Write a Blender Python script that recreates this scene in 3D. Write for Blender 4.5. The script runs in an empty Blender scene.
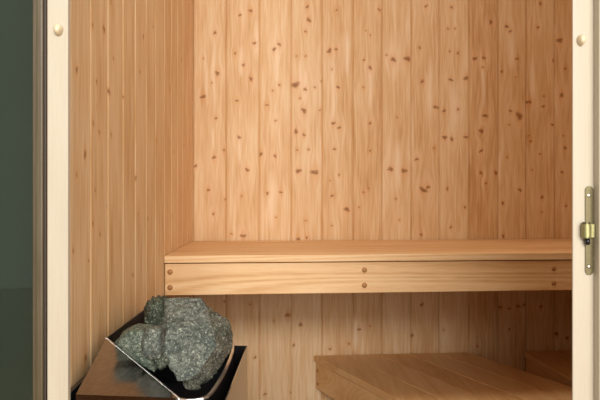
import bpy, bmesh, math, random
import numpy as np
from mathutils import Vector, noise

random.seed(7)
sc = bpy.context.scene
col = sc.collection
EYE = 0.95                      # camera height above the sauna floor
F, CX, CY, PSI = 620.0, 327.0, 200.0, math.radians(5)
T = math.tan(PSI)

def ray(u, v):
    a = (u - CX) / F
    k = 1 - a * T
    return (a + T) / k, (v - CY) / F / (math.cos(PSI) * k)

def at(u, v, Y):
    rx, rh = ray(u, v)
    return Vector((rx * Y, Y, EYE - rh * Y))

# ------------------------------------------------------------------ helpers
def link(name, me, parent=None):
    o = bpy.data.objects.new(name, me)
    col.objects.link(o)
    if parent is not None:
        o.parent = parent
    return o

def world_loc(o):
    v = Vector((0, 0, 0))
    while o is not None:
        v += o.location
        o = o.parent
    return v

def finish(name, bm, mat, parent=None, smooth=False):
    """bm holds world coordinates; stored relative to the parent"""
    off = world_loc(parent) if parent is not None else Vector((0, 0, 0))
    if off.length:
        bmesh.ops.translate(bm, verts=bm.verts, vec=-off)
    bmesh.ops.recalc_face_normals(bm, faces=bm.faces)
    me = bpy.data.meshes.new(name)
    bm.to_mesh(me); bm.free()
    if smooth:
        for p in me.polygons: p.use_smooth = True
    me.materials.append(mat)
    return link(name, me, parent)

def bevel(bm, w, seg=2):
    if w > 0:
        bmesh.ops.bevel(bm, geom=list(bm.edges), offset=w, segments=seg, profile=0.5, affect='EDGES', clamp_overlap=True)

def prism_bm(poly, z0, z1, bev=0.0):
    bm = bmesh.new()
    lo = [bm.verts.new((p[0], p[1], z0)) for p in poly]
    hi = [bm.verts.new((p[0], p[1], z1)) for p in poly]
    n = len(poly)
    bm.faces.new(lo[::-1]); bm.faces.new(hi)
    for i in range(n):
        bm.faces.new((lo[i], lo[(i+1) % n], hi[(i+1) % n], hi[i]))
    bmesh.ops.recalc_face_normals(bm, faces=bm.faces)
    bevel(bm, bev)
    return bm

def box_bm(x0, x1, y0, y1, z0, z1, bev=0.0):
    return prism_bm([(x0, y0), (x1, y0), (x1, y1), (x0, y1)], z0, z1, bev)

def box(name, x0, x1, y0, y1, z0, z1, mat, parent=None, bev=0.0):
    return finish(name, box_bm(x0, x1, y0, y1, z0, z1, bev), mat, parent)

def dome_bm(c, n, r, h, seg=20, rings=7, ell=1.0, flat=0.0):
    """a round-headed plug: axis n, base centre c; ell stretches along z"""
    n = Vector(n).normalized()
    s = Vector((0, 0, 1)).cross(n).normalized()
    t = Vector((0, 0, 1)) if abs(n.z) < .9 else Vector((0, 1, 0))
    t = (t - n * t.dot(n)).normalized()
    bm = bmesh.new()
    prev = None
    for k in range(rings):
        a = (math.pi / 2) * k / (rings - 1)
        rr = r * (math.cos(a) ** (1 - flat)) if k < rings - 1 else 0
        hh = h * math.sin(a)
        if rr < 1e-6:
            top = bm.verts.new(c + n * hh)
            for i in range(seg):
                bm.faces.new((prev[i], prev[(i+1) % seg], top))
            break
        ring = [bm.verts.new(c + n * hh + s * rr * math.cos(2*math.pi*i/seg) + t * rr * ell * math.sin(2*math.pi*i/seg)) for i in range(seg)]
        if prev:
            for i in range(seg):
                bm.faces.new((prev[i], prev[(i+1) % seg], ring[(i+1) % seg], ring[i]))
        else:
            bm.faces.new(ring[::-1])
        prev = ring
    return bm

def thing(name, label, cat, loc, group=None):
    o = bpy.data.objects.new(name, None)
    col.objects.link(o)
    o.location = loc
    o.empty_display_size = 0.05
    o['label'] = label; o['category'] = cat
    if group: o['group'] = group
    return o

def tag(o, label, cat, group=None):
    o['label'] = label; o['category'] = cat
    if group: o['group'] = group
    return o

def struct(o):
    o['kind'] = 'structure'
    return o

# ------------------------------------------------------------------ materials
def srgb(r, g, b):
    def f(c):
        c /= 255.0
        return c / 12.92 if c <= 0.04045 else ((c + 0.055) / 1.055) ** 2.4
    return (f(r), f(g), f(b), 1)

class NT:
    def __init__(s, name):
        s.m = bpy.data.materials.new(name); s.m.use_nodes = True
        s.t = s.m.node_tree; s.t.nodes.clear()
        s.out = s.n('ShaderNodeOutputMaterial')
        s.b = s.n('ShaderNodeBsdfPrincipled')
        s.l(s.b.outputs[0], s.out.inputs[0])
    def n(s, typ, **kw):
        x = s.t.nodes.new(typ)
        for k, v in kw.items(): setattr(x, k, v)
        return x
    def l(s, a, b): s.t.links.new(a, b)
    def math(s, op, a, b=None, c=None, clamp=False):
        x = s.n('ShaderNodeMath', operation=op); x.use_clamp = clamp
        for i, v in enumerate((a, b, c)):
            if v is None: continue
            if isinstance(v, (int, float)): x.inputs[i].default_value = v
            else: s.l(v, x.inputs[i])
        return x.outputs[0]
    def noise(s, vec, scale, detail=2, rough=.5, dist=0):
        x = s.n('ShaderNodeTexNoise')
        x.inputs['Scale'].default_value = scale; x.inputs['Detail'].default_value = detail
        x.inputs['Roughness'].default_value = rough; x.inputs['Distortion'].default_value = dist
        if vec is not None: s.l(vec, x.inputs['Vector'])
        return x.outputs['Fac']
    def ramp(s, fac, stops):
        x = s.n('ShaderNodeValToRGB'); e = x.color_ramp.elements
        while len(e) > len(stops): e.remove(e[-1])
        while len(e) < len(stops): e.new(0.5)
        for i, (p, c) in enumerate(stops):
            e[i].position = p; e[i].color = c
        s.l(fac, x.inputs[0]); return x.outputs[0]
    def mix(s, fac, a, b, typ='MIX'):
        x = s.n('ShaderNodeMix', data_type='RGBA', blend_type=typ)
        for i, v in ((0, fac), (6, a), (7, b)):
            if isinstance(v, (int, float)): x.inputs[i].default_value = v
            elif isinstance(v, tuple): x.inputs[i].default_value = v
            else: s.l(v, x.inputs[i])
        return x.outputs[2]
    def combine(s, x, y, z):
        c = s.n('ShaderNodeCombineXYZ')
        for i, v in enumerate((x, y, z)):
            if isinstance(v, (int, float)): c.inputs[i].default_value = v
            else: s.l(v, c.inputs[i])
        return c.outputs[0]
    def bump(s, h, strength, dist=0.001):
        x = s.n('ShaderNodeBump'); x.inputs['Strength'].default_value = strength
        x.inputs['Distance'].default_value = dist
        s.l(h, x.inputs['Height']); s.l(x.outputs[0], s.b.inputs['Normal'])

def wall_wood():
    """spruce cladding; per-vertex attributes say which board, where its knots and pale streaks are"""
    m = NT('spruce_cladding')
    def attr(n):
        x = m.n('ShaderNodeAttribute', attribute_name=n); return x.outputs['Fac']
    gs, bid, knot, halo, tone, pale = (attr(k) for k in ('gs', 'bid', 'knot', 'halo', 'tone', 'pale'))
    tc = m.n('ShaderNodeTexCoord'); sep = m.n('ShaderNodeSeparateXYZ')
    m.l(tc.outputs['Object'], sep.inputs[0]); z = sep.outputs['Z']
    off = m.math('MULTIPLY', bid, 37.7)
    v1 = m.combine(m.math('MULTIPLY', gs, 1.0), m.math('MULTIPLY', z, .018), off)
    fine = m.noise(v1, 420, 3, .6)
    v2 = m.combine(gs, m.math('MULTIPLY', z, .05), off)
    rings = m.noise(v2, 150, 2, .55, .15)
    v3 = m.combine(gs, m.math('MULTIPLY', z, .16), off)
    broad = m.noise(v3, 22, 3, .55, .4)
    v = m.math('ADD', m.math('MULTIPLY', fine, .38), m.math('ADD', m.math('MULTIPLY', rings, .55), m.math('MULTIPLY', broad, .50)))
    v = m.math('ADD', v, m.math('ADD', m.math('MULTIPLY', tone, 1.5), -.24))
    c = m.ramp(v, [(.26, srgb(198, 150, 98)), (.40, srgb(216, 176, 127)), (.52, srgb(225, 190, 145)), (.70, srgb(236, 210, 172))])
    c = m.mix(m.math('MULTIPLY', pale, .75, clamp=True), c, srgb(244, 220, 188))
    kn = m.noise(m.combine(gs, z, off), 260, 2, .6)
    c = m.mix(m.math('MULTIPLY', halo, .5, clamp=True), c, srgb(218, 150, 82))
    c = m.mix(m.math('MULTIPLY', knot, m.math('MULTIPLY_ADD', kn, 1.1, .25), clamp=True), c, srgb(134, 82, 30))
    m.l(c, m.b.inputs['Base Color'])
    m.b.inputs['Roughness'].default_value = .55
    m.b.inputs['Specular IOR Level'].default_value = .35
    m.bump(fine, .12, .0006)
    return m.m

def plain_wood(name, axis, c_dark, c_mid, c_light, rough=.5, flame=.5, spec=.35):
    """straight-grained planed board; axis = direction the grain runs"""
    m = NT(name)
    tc = m.n('ShaderNodeTexCoord'); mp = m.n('ShaderNodeMapping')
    m.l(tc.outputs['Object'], mp.inputs['Vector'])
    s = [1, 1, 1]
    if isinstance(axis, str):
        s['xyz'.index(axis)] = .05
    else:
        mp.inputs['Rotation'].default_value = (0, 0, axis); s[1] = .05
    mp.inputs['Scale'].default_value = s
    oi = m.n('ShaderNodeObjectInfo')
    sc_ = m.n('ShaderNodeVectorMath', operation='ADD'); m.l(mp.outputs[0], sc_.inputs[0])
    m.l(m.combine(m.math('MULTIPLY', oi.outputs['Random'], 9.1), m.math('MULTIPLY', oi.outputs['Random'], 5.3), 0), sc_.inputs[1])
    vec = sc_.outputs[0]
    fine = m.noise(vec, 420, 3, .6)
    wv = m.n('ShaderNodeTexNoise'); m.l(vec, wv.inputs['Vector']); wv.inputs['Scale'].default_value = 9; wv.inputs['Detail'].default_value = 1
    lines = m.math('SINE', m.math('MULTIPLY', wv.outputs['Fac'], 120))
    broad = m.noise(vec, 26, 2, .5)
    v = m.math('ADD', m.math('MULTIPLY', fine, .35), m.math('MULTIPLY', broad, .45))
    v = m.math('ADD', v, m.math('MULTIPLY', lines, .085 * flame))
    v = m.math('ADD', v, m.math('MULTIPLY', m.math('SUBTRACT', oi.outputs['Random'], .5), .10))
    c = m.ramp(v, [(.26, c_dark), (.40, c_mid), (.56, c_light)])
    m.l(c, m.b.inputs['Base Color'])
    m.b.inputs['Roughness'].default_value = rough
    m.b.inputs['Specular IOR Level'].default_value = spec
    m.bump(fine, .08, .0006)
    return m.m

def flat(name, c, rough=.5, metal=0, nscale=60, amt=.06, bump=.05):
    m = NT(name)
    tc = m.n('ShaderNodeTexCoord')
    n = m.noise(tc.outputs['Object'], nscale, 3)
    d = tuple(x * (1 - amt * 2) for x in c[:3]) + (1,)
    m.l(m.mix(n, d, c), m.b.inputs['Base Color'])
    m.b.inputs['Roughness'].default_value = rough
    m.b.inputs['Metallic'].default_value = metal
    if bump: m.bump(n, bump, .0005)
    return m.m

W_WALL = wall_wood()
L3 = (srgb(212, 164, 112), srgb(230, 189, 138), srgb(240, 206, 160))
W_BENCH_X = plain_wood('pale_bench_wood', 'x', *L3, flame=1.0)
D3 = (srgb(216, 168, 110), srgb(230, 186, 130), srgb(238, 199, 146))
ANG = math.atan(.401)
W_LOW = plain_wood('worn_lower_bench_wood', -ANG, *D3)
W_LOW_Y = plain_wood('lower_bench_wood_straight', 'y', *D3)
W_PLUG = flat('wood_plug', srgb(186, 132, 80), .45, nscale=300, amt=.15)
W_CREAM = plain_wood('pale_frame_wood', 'z', srgb(188, 177, 156), srgb(194, 184, 164), srgb(198, 189, 170), rough=.4, flame=.3)
W_FRAME_DARK = plain_wood('brown_grey_window_frame', 'z', srgb(78, 68, 48), srgb(92, 80, 60), srgb(104, 94, 74), rough=.35)
W_SEAL = flat('dark_brown_seal', srgb(66, 56, 46), .5)
W_PEG = flat('pale_turned_peg_wood', srgb(236, 218, 182), .35, nscale=200, amt=.08)
FLOOR = flat('grey_floor_tile', srgb(158, 122, 88), .4, nscale=8, amt=.1)
CEIL = plain_wood('ceiling_boards', 'y', *L3)
PART = flat('dim_grey_green_wall', srgb(146, 156, 148), .7, nscale=5, amt=.12)
BRASS = flat('worn_bronze_hinge_metal', srgb(128, 118, 88), .38, .85, nscale=150, amt=.12)
BRASS2 = flat('yellowish_zinc_barrel', srgb(176, 170, 120), .4, .7, nscale=150, amt=.12)
SCREW = flat('bright_screw_metal', srgb(215, 210, 190), .3, .9, nscale=200)
BLACK = flat('black_plate_and_tray_shade', (.012, .013, .018, 1), .3, 0, nscale=40)  # back plate's own black; on the tray floor it paints deep shade
DARKSTEEL = flat('dark_steel', (.05, .052, .06, 1), .35, .8, nscale=40, amt=.2)  # near-black metal for tray, base, legs and small fittings

def steel():
    m = NT('brushed_stainless_steel')
    tc = m.n('ShaderNodeTexCoord'); mp = m.n('ShaderNodeMapping'); m.l(tc.outputs['Object'], mp.inputs[0])
    mp.inputs['Scale'].default_value = (1, 1, 30)
    n = m.noise(mp.outputs[0], 60, 3)
    m.l(m.ramp(n, [(.3, (.27, .26, .25, 1)), (.7, (.38, .37, .36, 1))]), m.b.inputs['Base Color'])
    m.b.inputs['Metallic'].default_value = 1
    m.b.inputs['Roughness'].default_value = .17
    return m.m
STEEL = steel()

def stone_mat(name, base, green, seed):
    m = NT(name)
    tc = m.n('ShaderNodeTexCoord')
    ad = m.n('ShaderNodeVectorMath', operation='ADD'); m.l(tc.outputs['Object'], ad.inputs[0]); ad.inputs[1].default_value = (seed, seed*2.3, seed*.7)
    v = ad.outputs[0]
    big = m.noise(v, 28, 4, .6)
    mid = m.noise(v, 190, 5, .75, .5)
    sp = m.noise(v, 400, 3, .7, .3)
    c = m.ramp(big, [(.35, green), (.62, base)])
    dark = tuple(x * .25 for x in base[:3]) + (1,)
    c = m.mix(m.ramp(mid, [(.38, (.95, .95, .95, 1)), (.53, (0, 0, 0, 1))]), c, dark)
    c = m.mix(m.ramp(m.math('ADD', m.math('MULTIPLY', sp, .6), m.math('MULTIPLY', mid, .4)), [(.53, (0, 0, 0, 1)), (.62, (.8, .8, .8, 1))]), c, srgb(198, 202, 184))
    m.l(c, m.b.inputs['Base Color'])
    m.b.inputs['Roughness'].default_value = .62
    m.b.inputs['Specular IOR Level'].default_value = .45
    h = m.math('ADD', m.math('MULTIPLY', mid, .7), m.math('MULTIPLY', sp, .4))
    m.bump(h, 1.0, .004)
    return m.m

def glass():
    m = NT('dark_tinted_glass')
    t = m.t
    t.nodes.remove(m.b)
    tr = m.n('ShaderNodeBsdfTransparent'); tr.inputs[0].default_value = (.56, .60, .57, 1)
    gl = m.n('ShaderNodeBsdfGlossy'); gl.inputs['Roughness'].default_value = .02
    tc = m.n('ShaderNodeTexCoord')
    gl.inputs[0].default_value = (.8, .85, .82, 1)
    fr = m.n('ShaderNodeFresnel'); fr.inputs[0].default_value = 1.5
    mx = m.n('ShaderNodeMixShader')
    m.l(fr.outputs[0], mx.inputs[0]); m.l(tr.outputs[0], mx.inputs[1]); m.l(gl.outputs[0], mx.inputs[2])
    m.l(mx.outputs[0], m.out.inputs[0])
    return m.m
GLASS = glass()

# ------------------------------------------------------------------ clad walls
def knots_px(origin, scale, pts):
    return [(origin[0] + p[0] / scale, origin[1] + p[1] / scale, p[2]) for p in pts]

YB, XL, XR = 1.95, -0.246, 1.13
Y0 = 0.705
KB = []   # (u, v, radius in px) on the back wall
KB += knots_px((190, 0), 3, [(150,45,1.6),(182,32,2.4),(75,98,1.8),(40,175,1.0),(82,220,2.4),(65,248,1.2),(40,290,2.2),(78,355,1.3),
    (135,160,1.5),(160,195,1.8),(183,237,2.2),(140,302,1.3),(193,130,1.8),(268,133,2.2),(252,148,1.9),(268,255,1.5),(248,272,1.2),(230,315,1.4),
    (257,362,1.2),(352,20,1.7),(356,60,2.1),(346,95,1.4),(320,168,1.1),(347,168,1.3),(316,255,3.6),(345,268,1.7),(375,262,1.2),(330,295,1.1),
    (342,332,2.8),(390,330,1.1),(318,395,2.2),(395,243,1.2),(418,153,2.3),(438,148,1.7),(426,208,1.1),(445,262,1.5),(430,370,1.9),(448,383,2.2),
    (440,30,1.2),(568,30,1.8),(540,105,1.1),(528,92,1.0),(522,180,1.3),(540,203,2.2),(520,262,1.1),(540,370,1.9),(590,165,1.2)])
KB += knots_px((190, 130), 3, [(147,22,2.0),(72,82,2.3),(102,60,1.6),(17,108,1.6),(172,120,2.2),(213,72,1.9),(255,78,1.6),(342,15,1.6),(322,60,1.2),
    (355,58,1.2),(325,123,2.4),(375,127,3.6),(433,57,1.4),(540,62,1.4),(447,135,1.1),(420,152,1.0),(55,180,1.9),(232,190,1.5),(272,187,1.6),
    (155,198,1.0),(105,208,1.0),(427,197,1.5),(470,238,2.6),(520,187,1.3),(535,175,1.2),(507,232,1.2),(70,252,1.6),(258,262,1.1),(347,272,1.2),
    (125,312,1.2),(160,318,2.2),(325,327,2.0),(350,323,1.5),(425,287,1.0),(597,118,1.3)])
KB += knots_px((380, 0), 2.725, [(125,17,1.7),(195,20,1.5),(108,130,1.3),(36,162,2.8),(75,160,3.0),(115,222,2.1),(185,78,1.2),(205,78,1.2),
    (190,140,1.2),(212,145,1.5),(192,217,1.9),(235,213,2.4),(152,292,2.6),(175,302,1.8),(213,298,1.7),(47,320,1.2),(178,375,1.9),(195,378,1.6),
    (258,160,2.2),(283,158,1.8),(302,60,2.0),(280,183,1.4),(345,72,2.0),(355,85,1.6),(332,195,1.6),(373,160,1.3),(370,210,1.0),(287,315,2.8),
    (278,357,2.2),(355,302,1.8),(380,316,3.6),(405,278,2.9),(405,370,1.2),(445,290,1.6),(447,262,1.3),(470,340,1.9),(473,165,2.0),(490,110,3.0),
    (495,260,3.0),(505,187,1.3),(437,10,1.9),(430,75,1.6),(352,340,1.2),(410,385,1.5),(500,370,1.2)])
KB += knots_px((380, 130), 2.5, [(160,18,2.0),(180,25,1.7),(215,18,1.9),(135,45,1.2),(92,73,1.8),(28,98,2.2),(60,102,3.0),(108,150,3.2),(120,143,1.9),
    (168,147,1.6),(40,172,1.1),(212,193,1.5),(48,225,1.2),(177,243,1.5),(103,262,1.9),(252,3,2.3),(253,52,1.9),(252,107,1.9),(290,107,2.3),
    (265,133,1.6),(307,183,1.8),(318,68,1.3),(308,265,1.8),(400,60,1.3),(380,100,1.2),(405,168,1.8),(405,205,1.2),(455,105,1.6),(463,45,1.9),
    (465,190,1.6),(350,150,1.9)])
KB += knots_px((230, 300), 3.53, [(70,15,1.3),(203,53,2.4),(250,87,2.0),(155,75,1.1),(225,160,1.6),(353,173,1.4),(455,104,1.6),(495,92,1.0),(420,155,1.3)])
KB += knots_px((400, 295), 3.43, [(75,33,2.0),(40,140,2.0),(345,42,2.2),(375,47,1.7),(405,38,2.2),(425,35,1.7),(483,40,1.8),(375,118,1.4),
    (265,175,1.6),(537,133,2.2),(573,147,1.8),(150,120,1.1)])
KB += knots_px((180, 280), 3.33, [(148,72,1.2),(283,380,1.6),(250,258,1.4),(397,150,1.1),(370,375,1.4)])
PB = [(214,32,115,1.6),(241,45,78,2.4),(277,45,92,1.8),(333,60,125,2.4),(305,70,105,1.8),(394,40,82,2.2),(430,58,120,3.2),(454,84,135,5),(483,60,108,2),
      (206,50,100,1.5),(347,30,75,3),(257,20,60,3.5),(213,128,150,1.3),(240,132,165,1.8),(321,130,170,1.3),(370,60,110,3),(511,30,70,4),(532,60,100,3),
      (300,60,90,1.5),(412,100,160,1.6),(398,140,190,3),(500,150,185,2),(272,170,230,4),(366,260,265,2),(240,340,385,4),(355,315,352,4),(445,310,345,5)]
KL = knots_px((0, 0), 3, [(230,210,2.3),(312,88,3.4),(278,75,2.0),(333,5,2.0),(327,275,2.6),(370,290,1.7),(340,175,1.4),(430,110,2.0),(290,245,1.6),
    (290,320,1.0),(280,370,1.9),(545,180,1.6),(510,265,1.3),(420,215,1.6),(460,80,1.2)])
KL += knots_px((0, 130), 2.5, [(192,112,1.6),(183,302,1.9),(213,60,2.8),(248,7,1.9),(270,192,2.6),(278,12,1.7),(340,120,2.3),(232,235,2.0),(250,262,1.5),
    (332,362,1.5),(435,55,1.6),(370,222,1.8),(392,28,1.6),(238,150,1.2),(430,215,1.3),(345,210,1.0),(460,40,1.3),(222,325,1.2)])
KL += [(85.6, 357.6, 2.4)]

def clad_wall(name, joints, zmin_fine, zmax_fine, plane, coord, knots, pales, tones, step_s, step_z, orient):
    """vertical tongue-and-groove boards with V joints, one mesh. s runs along the wall.
    orient: 'back' (s=x, faces -y at y=coord) or 'left' (s=y, faces +x at x=coord)"""
    S, D, B, TN = [], [], [], []
    for i in range(len(joints) - 1):
        a, b = joints[i], joints[i+1]
        n = max(4, int(round((b - a - .008) / step_s)))
        xs = [a, a + .0007, a + .0009, a + .0028, a + .004] + list(np.linspace(a + .004, b - .004, n + 1)[1:-1]) + [b - .004, b - .0028, b - .0009, b - .0007]
        ds = [.009, .009, .0030, .0009, 0] + [0] * (n - 1) + [0, .0009, .0030, .009]
        S += xs; D += ds; B += [i + 1.0] * len(xs); TN += [tones[i % len(tones)]] * len(xs)
    S.append(joints[-1]); D.append(.009); B.append(B[-1]); TN.append(TN[-1])
    S, D, B, TN = map(np.array, (S, D, B, TN))
    if orient == 'back':
        D = np.minimum(D, .0045)
    Z = np.concatenate([np.linspace(0, zmin_fine, 6)[:-1], np.arange(zmin_fine, zmax_fine, step_z), np.linspace(zmax_fine, 2.05, 6)])
    ns, nz = len(S), len(Z)
    SS, ZZ = np.meshgrid(S, Z)                      # nz, ns
    knot = np.zeros_like(SS); halo = np.zeros_like(SS); pale = np.zeros_like(SS); warp = np.zeros_like(SS)
    rng = np.random.RandomState(3 if orient == 'back' else 4)
    bd = np.digitize(S, joints)                      # board number of each column
    def world_sz(u, v):
        rx, rh = ray(u, v)
        if orient == 'back':
            return rx * coord, EYE - rh * coord, coord / F
        Y = coord / rx
        return Y, EYE - rh * Y, Y / F
    allk = []
    for (u, v, r) in knots:
        s, z, px = world_sz(u, v)
        allk.append((s, z, r * px * (.80 if orient == 'back' else 1.15), 1.0 if r > 1.25 else .8))
    for (s, z, r, st) in allk:                       # each knot also belongs only to its own board
        kb = np.digitize([s], joints)[0]
        cm = (bd == kb)[None, :]
        zi = np.abs(Z - z) < r * 14
        if not zi.any(): continue
        sub = np.ix_(zi, np.arange(ns))
        ds, dz = SS[sub] - s, ZZ[sub] - z
        ang = rng.uniform(-.5, .5)
        d1 = ds * math.cos(ang) + dz * math.sin(ang); d2 = -ds * math.sin(ang) + dz * math.cos(ang)
        ex = rng.uniform(.95, 1.5); ey = rng.uniform(.7, 1.2)
        th_ = np.arctan2(d2, d1)
        q = np.sqrt((d1 / (r * ex)) ** 2 + (d2 / (r * ey)) ** 2) * (1 + .22 * np.sin(2 * th_ + rng.uniform(0, 6)) + .16 * np.sin(3 * th_ + rng.uniform(0, 6)))
        knot[sub] = np.maximum(knot[sub], cm * st * np.clip((1.22 - q) * 1.9, 0, 1) * np.where(q < .6, 1, .82))
        halo[sub] = np.maximum(halo[sub], cm * np.exp(-(ds / (r * 2.1)) ** 2 - (dz / (r * 3.2)) ** 2) * .8)
        pale[sub] = np.maximum(pale[sub], cm * .42 * np.exp(-((np.abs(ds) - r * 2.2) / (r * 1.3)) ** 2 - (dz / (r * 5.5)) ** 2) * (r > .004))
        warp[sub] += cm * (-ds) * .75 * np.exp(-(ds / (r * 4)) ** 2 - (dz / (r * 6)) ** 2)
    for (u, v0, v1, w) in pales:
        s, z0, px = world_sz(u, v1); _, z1, _ = world_sz(u, v0)
        kb = np.digitize([s], joints)[0]; cm = (bd == kb)[None, :]
        zc, hz = (z0 + z1) / 2, (z1 - z0) / 2
        wob = s + .0018 * np.sin(ZZ * 31 + u)
        pale += cm * .85 * np.exp(-((SS - wob) / (w * px * .9)) ** 2) * np.clip(1.15 - np.abs((ZZ - zc) / hz) ** 2, 0, 1)
    jit = .0
    nv = ns * nz
    co = np.zeros((nv, 3), dtype=np.float32)
    Dg = np.broadcast_to(D, SS.shape)
    if orient == 'back':
        co[:, 0] = SS.ravel(); co[:, 1] = coord + Dg.ravel()
    else:
        co[:, 1] = SS.ravel(); co[:, 0] = coord - Dg.ravel()
    co[:, 2] = ZZ.ravel()
    idx = np.arange(nv).reshape(nz, ns)
    q = np.stack([idx[:-1, :-1], idx[:-1, 1:], idx[1:, 1:], idx[1:, :-1]], -1).reshape(-1, 4)
    if orient == 'left':
        q = q[:, ::-1]
    # backing: thickness of the wall
    th = .03 if orient == 'back' else .012
    if orient == 'back':
        corners = [(joints[0], coord, 0), (joints[-1], coord, 0), (joints[-1], coord + th, 0), (joints[0], coord + th, 0),
                   (joints[0], coord, 2.05), (joints[-1], coord, 2.05), (joints[-1], coord + th, 2.05), (joints[0], coord + th, 2.05)]
        bq = [(1, 2, 6, 5), (2, 3, 7, 6), (3, 0, 4, 7), (4, 5, 6, 7), (0, 3, 2, 1)]
    else:
        corners = [(coord, joints[0], 0), (coord, joints[-1], 0), (coord - th, joints[-1], 0), (coord - th, joints[0], 0),
                   (coord, joints[0], 2.05), (coord, joints[-1], 2.05), (coord - th, joints[-1], 2.05), (coord - th, joints[0], 2.05)]
        bq = [(1, 5, 6, 2), (2, 6, 7, 3), (3, 7, 4, 0), (4, 7, 6, 5), (0, 1, 2, 3)]
    co = np.concatenate([co, np.array(corners, dtype=np.float32)])
    q = np.concatenate([q, np.array(bq) + nv])
    me = bpy.data.meshes.new(name)
    me.vertices.add(len(co)); me.vertices.foreach_set('co', co.ravel())
    me.loops.add(len(q) * 4); me.loops.foreach_set('vertex_index', q.ravel().astype(np.int32))
    me.polygons.add(len(q)); me.polygons.foreach_set('loop_start', np.arange(0, len(q) * 4, 4, dtype=np.int32))
    me.update(calc_edges=True); me.validate()
    def attr(n, arr, pad=0.0):
        a = me.attributes.new(n, 'FLOAT', 'POINT')
        a.data.foreach_set('value', np.concatenate([arr.ravel(), np.full(8, pad)]).astype(np.float32))
    attr('gs', SS + warp); attr('bid', np.broadcast_to(B, SS.shape)); attr('knot', knot); attr('halo', halo)
    attr('tone', np.broadcast_to(TN, SS.shape)); attr('pale', np.clip(pale, 0, 1))
    me.materials.append(W_WALL)
    return struct(link(name, me))

JB = [XL, -.145, -.0425, .0575, .1547, .2525, .3463, .441, .533, .630, .7265, .820, .917, 1.013, 1.11, XR]
TB = [.0, .01, .03, .03, .0, -.02, .03, .0, .03, -.07, .0, -.03, -.04, -.03, 0]
clad_wall('wall_back', JB, .28, 1.62, 'y', YB, KB, PB, TB, .0018, .0022, 'back')
JL = [Y0, .781, .865, .9545, 1.048, 1.139, 1.236, 1.334, 1.44, 1.537, 1.634, 1.731, 1.828, 1.90, YB]
TL = [.02, .02, -.01, 0, -.02, .01, -.01, 0, -.02, .0, 0, -.01, 0, 0]
clad_wall('wall_left', JL, .55, 1.40, 'x', XL, KL, [], TL, .0028, .0035, 'left')

def plain_clad(name, x, joints, face):
    bm = bmesh.new()
    for a, b in zip(joints[:-1], joints[1:]):
        t = box_bm(x, x + .03, a + .0006, b - .0006, 0, 2.05, .003)
        me = bpy.data.meshes.new('t'); t.to_mesh(me); t.free(); bm.from_mesh(me); bpy.data.meshes.remove(me)
    return struct(finish(name, bm, CEIL_V))
CEIL_V = plain_wood('right_wall_boards', 'z', srgb(200, 146, 96), srgb(218, 170, 120), srgb(230, 188, 142))
plain_clad('wall_right', XR, list(np.linspace(Y0, YB, 14)), -1)
struct(box('floor', -6, 6, -5.6, YB + .03, -.04, 0, FLOOR))
struct(box('ceiling', -.28, XR + .03, Y0, YB + .03, 2.05, 2.08, CEIL))
# front partition right of the doorway (sauna side and room side)
struct(box('wall_front', .375, 1.25, .655, Y0, 0, 2.3, W_CREAM))
struct(box('wall_header', -.9, .3745, .655, Y0, 1.98, 2.3, W_CREAM))
struct(box('wall_outer_left', -1.3, XL - .013, .86, .89, 0, 2.05, PART))

# ------------------------------------------------------------------ door frame
YJ = .66
door = bpy.data.objects.new('door_1', None); col.objects.link(door); door.location = (.06, YJ, 0); struct(door)
XJL, XJLo = ray(68, 200)[0] * YJ, ray(47, 200)[0] * YJ
XJR, XJRo = ray(571, 200)[0] * (YJ + .003) + .0006, ray(593.3, 200)[0] * YJ
box('jamb', XJLo, XJL, YJ, YJ + .009, 0, 1.98, W_CREAM, door, .0012)
box('jamb', XJR, XJRo + .02, YJ, YJ + .003, 0, 1.98, W_CREAM, door, .0012)
box('door_lining', XJRo + .0, XJRo + .02, YJ + .0032, YJ + .045, 0, 1.98, W_CREAM, door, .0012)
box('head_rail', XJL, XJR, YJ, YJ + .009, 1.95, 1.98, W_CREAM, door, .0012)
box('architrave', XJRo, XJRo + .06, YJ - .013, YJ - .0002, 0, 2.03, W_CREAM, door, .0018)
# ------------------------------------------------------------------ dark glazed side panel
win = bpy.data.objects.new('window_1', None); col.objects.link(win); win.location = (-.4, .68, 0); struct(win)
XF0, XF1 = ray(31, 200)[0] * .672, ray(46.5, 200)[0] * .672 - .0008
xm = XF0 + (XF1 - XF0) * .42
box('window_frame', XF0, xm, .676, .70, 0, 1.98, W_FRAME_DARK, win, .001)
box('window_frame', xm, XF1 - .0016, .668, .70, 0, 1.98, W_FRAME_DARK, win, .0018)
box('seal', XF1 - .0016, XF1 + .0004, .672, .70, 0, 1.98, W_SEAL, win, .0003)
box('window_frame', -.9, -.86, .668, .70, 0, 1.98, W_FRAME_DARK, win, .0015)
box('pane', -.86, XF0 - .0002, .684, .690, 0, 1.98, GLASS, win)

# ------------------------------------------------------------------ pegs on the jambs
def peg(u, v, label, tilt):
    c = at(u, v, YJ - .0003)
    t = tag(finish('wooden_peg', dome_bm(Vector((0, 0, 0)), (0, -1, 0), .0042, .0085, 24, 9, 1.42, .35), W_PEG, None, True),
            label, 'peg', 'pale wooden pegs on the door posts')
    t.location = c
    t.rotation_euler = (0, tilt, 0)
    return t
peg(59, 30, 'small pale wooden peg near the top of the left door post, beside the dark glass', .12)
peg(580.3, 40.5, 'small pale wooden peg high on the right door post, above the hinge', -.08)

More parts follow.
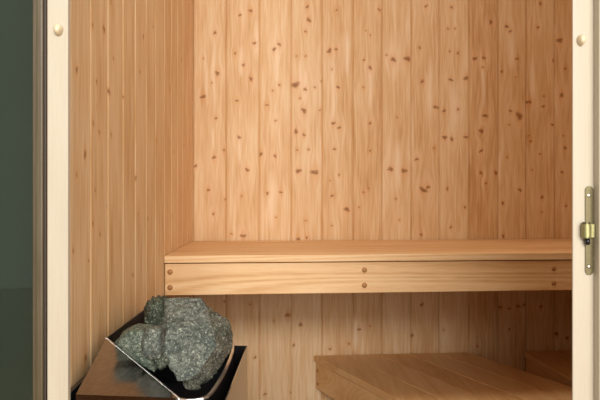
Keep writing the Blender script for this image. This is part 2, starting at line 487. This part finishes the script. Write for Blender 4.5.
# ------------------------------------------------------------------ hinge
hc = at(588.8, 230.5, YJ)
hinge = thing('door_hinge', 'narrow bronze hinge plate with rounded ends and barrel on right door post', 'hinge', (hc.x, YJ, hc.z))
def stadium(cx, cz, w, h, n=10):
    r = w / 2; pts = []
    for k in range(n + 1):
        a = math.pi * k / n; pts.append((cx + r * math.cos(a), cz + h/2 - r + r * math.sin(a)))
    for k in range(n + 1):
        a = math.pi + math.pi * k / n; pts.append((cx + r * math.cos(a), cz - h/2 + r + r * math.sin(a)))
    return pts
bm = bmesh.new()
pts = stadium(hc.x, hc.z, .0092, .0985)
fr = [bm.verts.new((x, YJ - .0016, z)) for x, z in pts]; bk = [bm.verts.new((x, YJ - .0001, z)) for x, z in pts]
bm.faces.new(fr); bm.faces.new(bk[::-1])
for i in range(len(pts)): bm.faces.new((fr[i], bk[i], bk[(i+1) % len(pts)], fr[(i+1) % len(pts)]))
finish('hinge_plate', bm, BRASS, hinge)
for v in (195.5, 266.7):
    p = at(589, v, YJ - .0017)
    s = finish('screw', dome_bm(p, (0, -1, 0), .0024, .0010, 16, 5), SCREW, hinge, True)
def cyl_bm(c, axis, r, h, seg=24, bev=0.0):
    bm = bmesh.new()
    bmesh.ops.create_cone(bm, cap_ends=True, segments=seg, radius1=r, radius2=r, depth=h)
    q = Vector((0, 0, 1)).rotation_difference(Vector(axis))
    if bev: bmesh.ops.bevel(bm, geom=[e for e in bm.edges if len(e.link_faces) == 2 and any(len(f.verts) > 4 for f in e.link_faces)], offset=bev, segments=2, affect='EDGES')
    bmesh.ops.rotate(bm, verts=bm.verts, matrix=q.to_matrix()); bmesh.ops.translate(bm, verts=bm.verts, vec=c)
    return bm
bc = at(586.3, 231, YJ - .006)
finish('hinge_barrel', cyl_bm(bc + Vector((0, .0, 0)), (0, 0, 1), .0052, .0155, 28, .0012), BRASS2, hinge, False)
finish('hinge_barrel_collar', cyl_bm(bc + Vector((0, 0, .0088)), (0, 0, 1), .0044, .0018, 28, .0004), BRASS, hinge, False)
finish('hinge_pin', cyl_bm(bc + Vector((.0015, .0, -.0115)), (0, 0, 1), .0026, .0075, 20, .0008), DARKSTEEL, hinge, True)
box('hinge_arm', bc.x + .002, hc.x + .0044, YJ - .0055, YJ - .0015, bc.z - .0078, bc.z + .0078, BRASS2, hinge, .0008)

# ------------------------------------------------------------------ upper bench
ZT = EYE - .1265
ub = thing('upper_bench', 'wide pale wooden upper bench fixed across the back wall, with bolted front board', 'bench', (.44, 1.69, ZT - .09))
YF = 1.43
ys = np.linspace(YF, YB - .003, 6)
for i in range(5):
    box('slat', XL + .001, XR - .002, ys[i] + (0 if i == 0 else .0012), ys[i+1] - .0012, ZT - .0165, ZT - (0 if i == 0 else .0002), W_BENCH_X, ub, .0015)
box('front_board', XL + .002, XR - .003, YF + .004, YF + .026, EYE - .2168, EYE - .1452, W_BENCH_X, ub, .0015)
for x in (-.2325, .2133, .672, 1.115):
    for h in (.1635, .1990):
        p = Vector((x, YF + .0042, EYE - h))
        finish('bolt_plug', dome_bm(p, (0, -1, 0), .0062, .0036, 20, 6), W_PLUG, ub, True)
box('wall_cleat', XL + .03, XR - .03, YB - .03, YB - .004, ZT - .075, ZT - .0167, W_BENCH_X, ub, .001)
box('cross_bearer', .19, .235, YF + .0262, YB - .0305, ZT - .075, ZT - .0167, W_LOW_Y, ub, .001)
box('cross_bearer', .65, .695, YF + .0262, YB - .0305, ZT - .075, ZT - .0167, W_LOW_Y, ub, .001)

# ------------------------------------------------------------------ lower bench, running askew
ZL = EYE - .489
KX = .401                       # sideways drift of its boards per metre towards the door
YE = 1.24
lb = thing('lower_bench', 'low slatted wooden bench running askew from back wall, below the upper bench', 'bench', (.45, 1.6, 0))
edges = [.1263, .228, .3275, .4225, .5215, .6225]
def xs_at(x, Y): return x + KX * (YB - Y)
for i in range(5):
    g0 = 0 if i == 0 else .0013; g1 = 0 if i == 4 else .0013
    a, b = edges[i] + g0, edges[i+1] - g1
    poly = [(xs_at(a, YB - .005), YB - .005), (xs_at(a, YE), YE), (xs_at(b, YE), YE), (xs_at(b, YB - .005), YB - .005)]
    finish('slat', prism_bm(poly, ZL - .0175, ZL, .0014), W_LOW, lb)
def side_board(a, b, name='side_board'):
    poly = [(xs_at(a, YB - .012), YB - .012), (xs_at(a, YE + .012), YE + .012), (xs_at(b, YE + .012), YE + .012), (xs_at(b, YB - .012), YB - .012)]
    finish(name, prism_bm(poly, EYE - .589, ZL - .0192, .0012), W_LOW, lb)
side_board(.1303, .1523); side_board(.5965, .6185)
nrm = Vector((-1, -KX, 0)).normalized()
for Y in (1.925, 1.30):
    for h in (.531, .572):
        p = Vector((xs_at(.1303, Y), Y, EYE - h))
        finish('bolt_plug', dome_bm(p, nrm, .006, .0034, 18, 6), W_PLUG, lb, True)
for (x, Y) in ((.18, 1.80), (.53, 1.80), (.18, 1.27), (.53, 1.27)):
    X = xs_at(x, Y)
    box('leg', X, X + .045, Y, Y + .045, 0, ZL - .018, W_LOW, lb, .002)
# ------------------------------------------------------------------ corner bench at right
rb = thing('corner_bench', 'short low wooden bench in the right back corner, half hidden by door post', 'bench', (.97, 1.74, 0))
XA, YC = .809, 1.525
cuts = [XA, .907, 1.005, XR - .002]
for i in range(3):
    box('slat', cuts[i] + (0 if i == 0 else .0018), cuts[i+1] - (.0018 if i < 2 else 0), YC, YB - .005, ZL - .0175, ZL, W_LOW_Y, rb, .0014)
box('side_board', XA + .004, XA + .026, YC + .004, YB - .012, EYE - .589, ZL - .0192, W_LOW_Y, rb, .0012)
for (x, Y) in ((XA + .03, YC + .02), (XR - .06, YC + .02), (XA + .03, YB - .06), (XR - .06, YB - .06)):
    box('leg', x, x + .045, Y, Y + .045, 0, ZL - .018, W_LOW_Y, rb, .002)

# ------------------------------------------------------------------ heater
ht = thing('sauna_heater', 'stainless steel sauna heater with open stone tray, standing by the left wall', 'sauna heater', (-.14, 1.0, 0))
def sheet(name, top, zbot, mat, closed=False, th=.0016, parent=ht):
    """upright sheet metal following plan points (x, y, H_top) down to zbot (number or list)"""
    bm = bmesh.new()
    hi = [bm.verts.new((x, y, EYE - h)) for x, y, h in top]
    lo = [bm.verts.new((x, y, zbot)) for x, y, h in top]
    n = len(top)
    for i in range(n if closed else n - 1):
        j = (i + 1) % n
        bm.faces.new((hi[i], hi[j], lo[j], lo[i]))
    o = finish(name, bm, mat, parent)
    md = o.modifiers.new('thick', 'SOLIDIFY'); md.thickness = th; md.offset = 0
    return o
A = (-.2275, .874, .1894); Fp = (-.128, .872, .2745); G = (-.2275, .74, .2256)
# inner tray
tray = [(-.2275, 1.18, .196), A]
for k in range(1, 6):
    t = k / 6; tray.append((A[0] + (Fp[0]-A[0])*t, A[1] + (Fp[1]-A[1])*t, A[2] + (Fp[2]-A[2])*t))
tray += [(-.128, .871, .2745), (-.118, .869, .2752), (-.106, .869, .275), (-.097, .8705, .274), (-.091, .876, .2733), (-.0872, .890, .273), (-.084, .912, .2725),
         (-.0795, .955, .272), (-.0757, 1.01, .272), (-.073, 1.07, .272), (-.072, 1.13, .272), (-.074, 1.165, .271), (-.082, 1.178, .270), (-.10, 1.18, .268)]
sheet('stone_tray', tray, EYE - .43, DARKSTEEL, True)
# bright folded rim along the tray's edge
bm = bmesh.new()
w = .0021
rim = tray[1:]
prev = None
for i, (x, y, h) in enumerate(rim):
    a = rim[max(0, i-1)]; b = rim[min(len(rim)-1, i+1)]
    d = Vector((b[0]-a[0], b[1]-a[1], 0)).normalized(); nn = Vector((d.y, -d.x, 0))
    c = Vector((x, y, EYE - h))
    ring = [bm.verts.new(c + nn * (w*1.3) + Vector((0, 0, -.0022))), bm.verts.new(c + nn * w + Vector((0, 0, .0006))),
            bm.verts.new(c - nn * w + Vector((0, 0, .0006))), bm.verts.new(c - nn * (w*1.3) + Vector((0, 0, -.0022)))]
    if prev:
        for k in range(4): bm.faces.new((prev[k], prev[(k+1) % 4], ring[(k+1) % 4], ring[k]))
    prev = ring
RIM = flat('polished_steel_edge', (.74, .73, .71, 1), .36, 1, nscale=40, amt=.02, bump=0)
finish('tray_rim', bm, RIM, ht, False)
pl = prism_bm([(p[0], p[1]) for p in tray], EYE - .345, EYE - .342)
finish('tray_floor', pl, BLACK, ht)  # black colour stands in for the dark depth under the stones
# outer casing
C1 = (-.066, .868, .279); C2 = (-.049, 1.195, .279); BK = (-.2285, 1.195, .200)
sheet('casing', [Fp, C1], .10, STEEL)
sheet('casing', [C1, C2], .10, STEEL)
sheet('casing', [C2, (-.12, 1.195, .276), BK], .10, STEEL)
sheet('casing', [Fp, G], .10, STEEL)
# sloping corner sheet between the tray rim and the casing
bm = bmesh.new()
vs = [bm.verts.new((p[0], p[1], EYE - p[2])) for p in (A, Fp, G)]
bm.faces.new(vs)
o = finish('corner_sheet', bm, STEEL, ht); md = o.modifiers.new('t', 'SOLIDIFY'); md.thickness = .0014; md.offset = 0
box('back_plate', -.2425, -.2365, .712, 1.19, .12, EYE - .226, BLACK, ht, .0008)
box('spacer', -.2365, -.2290, .90, .93, .30, .34, DARKSTEEL, ht)
box('spacer', -.2365, -.2290, 1.12, 1.15, .30, .34, DARKSTEEL, ht)
for (x, y) in ((-.2, .80), (-.10, .885), (-.08, 1.17), (-.21, 1.17)):
    finish('leg', cyl_bm(Vector((x, y, .052)), (0, 0, 1), .011, .104, 20, .001), DARKSTEEL, ht)
bmb = prism_bm([(-.2265, .748), (-.130, .875), (-.068, .875), (-.0515, 1.19), (-.2265, 1.19)], .102, .106)
finish('base_plate', bmb, DARKSTEEL, ht)

# ------------------------------------------------------------------ stones
def stone(label, front, mid, back, mat, seed, rough=.004, vox=.0026, layers=0.0):
    """front / mid / back: lists of (u, v, Y) outlines seen from the doorway, turned into solid points"""
    pts = [at(*p) for p in front + mid + back]
    bm = bmesh.new()
    for p in pts: bm.verts.new(p)
    r = bmesh.ops.convex_hull(bm, input=bm.verts)
    junk = [g for g in r['geom_interior'] if isinstance(g, bmesh.types.BMVert)]
    if junk: bmesh.ops.delete(bm, geom=junk, context='VERTS')
    c = Vector((0, 0, 0))
    for v in bm.verts: c += v.co
    c /= len(bm.verts)
    me = bpy.data.meshes.new('tmp'); bm.to_mesh(me); bm.free()
    o = bpy.data.objects.new('tmp', me); col.objects.link(o)
    md = o.modifiers.new('r', 'REMESH'); md.mode = 'VOXEL'; md.voxel_size = vox
    dg = bpy.context.evaluated_depsgraph_get(); dg.update()
    me2 = bpy.data.meshes.new_from_object(o.evaluated_get(dg))
    bpy.data.objects.remove(o)
    bm = bmesh.new(); bm.from_mesh(me2); bpy.data.meshes.remove(me2)
    bmesh.ops.smooth_vert(bm, verts=bm.verts, factor=.25, use_axis_x=True, use_axis_y=True, use_axis_z=True)
    bm.normal_update()
    so = Vector((seed * 3.1, seed * 1.7, seed * .9))
    mv = []
    for v in bm.verts:
        p = v.co
        d = noise.fractal(p * 30 + so, .9, 2.0, 4) * rough * .6
        cell = noise.cell(p * 48 + so + Vector((noise.noise(p * 80), noise.noise(p * 70 + so), 0)) * .6) * rough * .55
        fine = noise.fractal(p * 190 + so, 1, 2, 3) * rough * .38
        lay = 0
        if layers:
            q = p.x * 1.0 + p.z * .35 + noise.noise(p * 30) * .006
            lay = (abs(((q * 130) % 1) - .5) * 2 - .5) * layers
        mv.append(v.normal * (d + cell + fine + lay))
    for v, m_ in zip(bm.verts, mv): v.co += m_
    bmesh.ops.translate(bm, verts=bm.verts, vec=-c)
    me = bpy.data.meshes.new('sauna_stone'); bm.to_mesh(me); bm.free()
    for p in me.polygons: p.use_smooth = True
    me.materials.append(mat)
    o = link('sauna_stone', me); o.location = c
    return tag(o, label, 'stone', 'sauna stones heaped in the heater')
SM1 = stone_mat('grey_speckled_stone', srgb(116, 122, 113), srgb(80, 92, 86), 1.0)
SM2 = stone_mat('grey_brown_stone', srgb(108, 106, 92), srgb(76, 82, 68), 4.2)
SM3 = stone_mat('grey_green_stone', srgb(118, 128, 112), srgb(76, 94, 80), 7.7)
SM4 = stone_mat('dark_green_stone', srgb(84, 92, 76), srgb(50, 66, 50), 9.9)

stone('big grey slab of stone with a flat face, front of the heap in the heater',
      [(170,324,.915),(159.5,352,.897),(178,383,.882),(191,381,.882),(199,373,.886),(218,347,.904),(205,320,.93)],
      [(165,299,.965),(200,298,.965),(208,308,.96),(214,346,.93)],
      [(168,300,.99),(201,300,.99),(209,325,.975),(203,352,.935),(182,370,.912)], SM1, 1, .0024)
stone('rough brown-grey stone leaning behind the big slab, at right of the heap',
      [(207,330,1.01),(222,350,.985),(200,388,.925),(186,389,.925),(182,383,.925)],
      [(204,303,1.02),(214,314,1.02),(229,322,1.04),(232,335,1.04),(230.5,350,1.03),(221,367,.985),(196,391,.93)],
      [(205,308,1.10),(226,322,1.11),(228,345,1.10),(205,380,.97)], SM2, 2, .0036)
stone('jagged dark green stone at the back left of the heap, against tray wall',
      [(152,304,.99),(164,300,.99),(170,322,.975),(158,330,.975),(147,324,.985)],
      [(146,304,1.02),(154,297,1.02),(168,297,1.02),(173,312,1.01),(166,330,.995),(145,318,1.02)],
      [(150,303,1.07),(168,301,1.07),(168,322,1.05),(150,322,1.05)], SM4, 3, .003, .0024, .007)
stone('grey-green stone at the far left of the heap, touching the sloping rim',
      [(118,347,.888),(128,332,.890),(142,330,.888),(147,350,.886),(153,372,.887),(142,366,.887)],
      [(112.5,343,.895),(123,331,.91),(137,323.5,.915),(153,324,.92),(157,345,.915),(156,373,.895)],
      [(130,336,.945),(139,328,.96),(156,328,.96),(156,360,.93)], SM3, 4, .0022)
stone('small pale grey stone wedged between left stone and big slab',
      [(144,340,.876),(151,329,.877),(161,330,.876),(160,350,.872),(152,354,.873),(143,353,.874)],
      [(140,345,.888),(146,327,.893),(163,325,.898),(165,340,.892),(161,358,.880),(148,360,.882)],
      [(146,334,.93),(162,334,.93),(161,352,.91)], SM1, 5, .002)
stone('small dark stone deep in the tray under the big slab',
      [(153,358,.888),(163,354,.888),(169,362,.888),(160,368,.888)],
      [(151,360,.90),(163,352,.90),(171,364,.90),(160,371,.90)],
      [(155,360,.93),(166,360,.93)], SM4, 6, .0022)

# ------------------------------------------------------------------ light
def area(name, loc, target, sx, sy, power, color):
    l = bpy.data.lights.new(name, 'AREA'); l.shape = 'RECTANGLE'; l.size = sx; l.size_y = sy
    l.energy = power; l.color = color
    o = bpy.data.objects.new(name, l); col.objects.link(o); o.location = loc
    d = Vector(target) - Vector(loc)
    o.rotation_euler = d.to_track_quat('-Z', 'Y').to_euler()
    return o
area('room_lamp', (.22, -1.8, EYE + 1.0), (.2, 1.6, .85), 1.6, .5, 52, (1.0, .97, .92))
area('room_bounce', (.55, -2.1, EYE + .3), (.1, 1.2, .9), 2.4, 1.8, 64, (1.0, .97, .92))
area('sauna_fill_light', (.62, 1.05, 2.03), (.62, 1.25, .0), .5, .3, 4.5, (1.0, .93, .82))  # added fill without a fixture, lifts the bench top and right side

w = bpy.data.worlds.new('World'); sc.world = w; w.use_nodes = True
bg = w.node_tree.nodes['Background']
bg.inputs[0].default_value = (1.0, .93, .84, 1); bg.inputs[1].default_value = .45

# ------------------------------------------------------------------ camera
cam = bpy.data.cameras.new('camera')
cam.sensor_width = 36; cam.lens = F / 600 * 36
cam.shift_x = -(CX - 300) / 600
cam.clip_start = .02
co_ = bpy.data.objects.new('camera', cam); col.objects.link(co_)
co_.location = (0, 0, EYE); co_.rotation_euler = (math.pi / 2, 0, -PSI)
sc.camera = co_
sc.view_settings.view_transform = 'Standard'
sc.view_settings.look = 'None'
sc.view_settings.gamma = 1
sc.view_settings.use_curve_mapping = False
sc.view_settings.exposure = 0
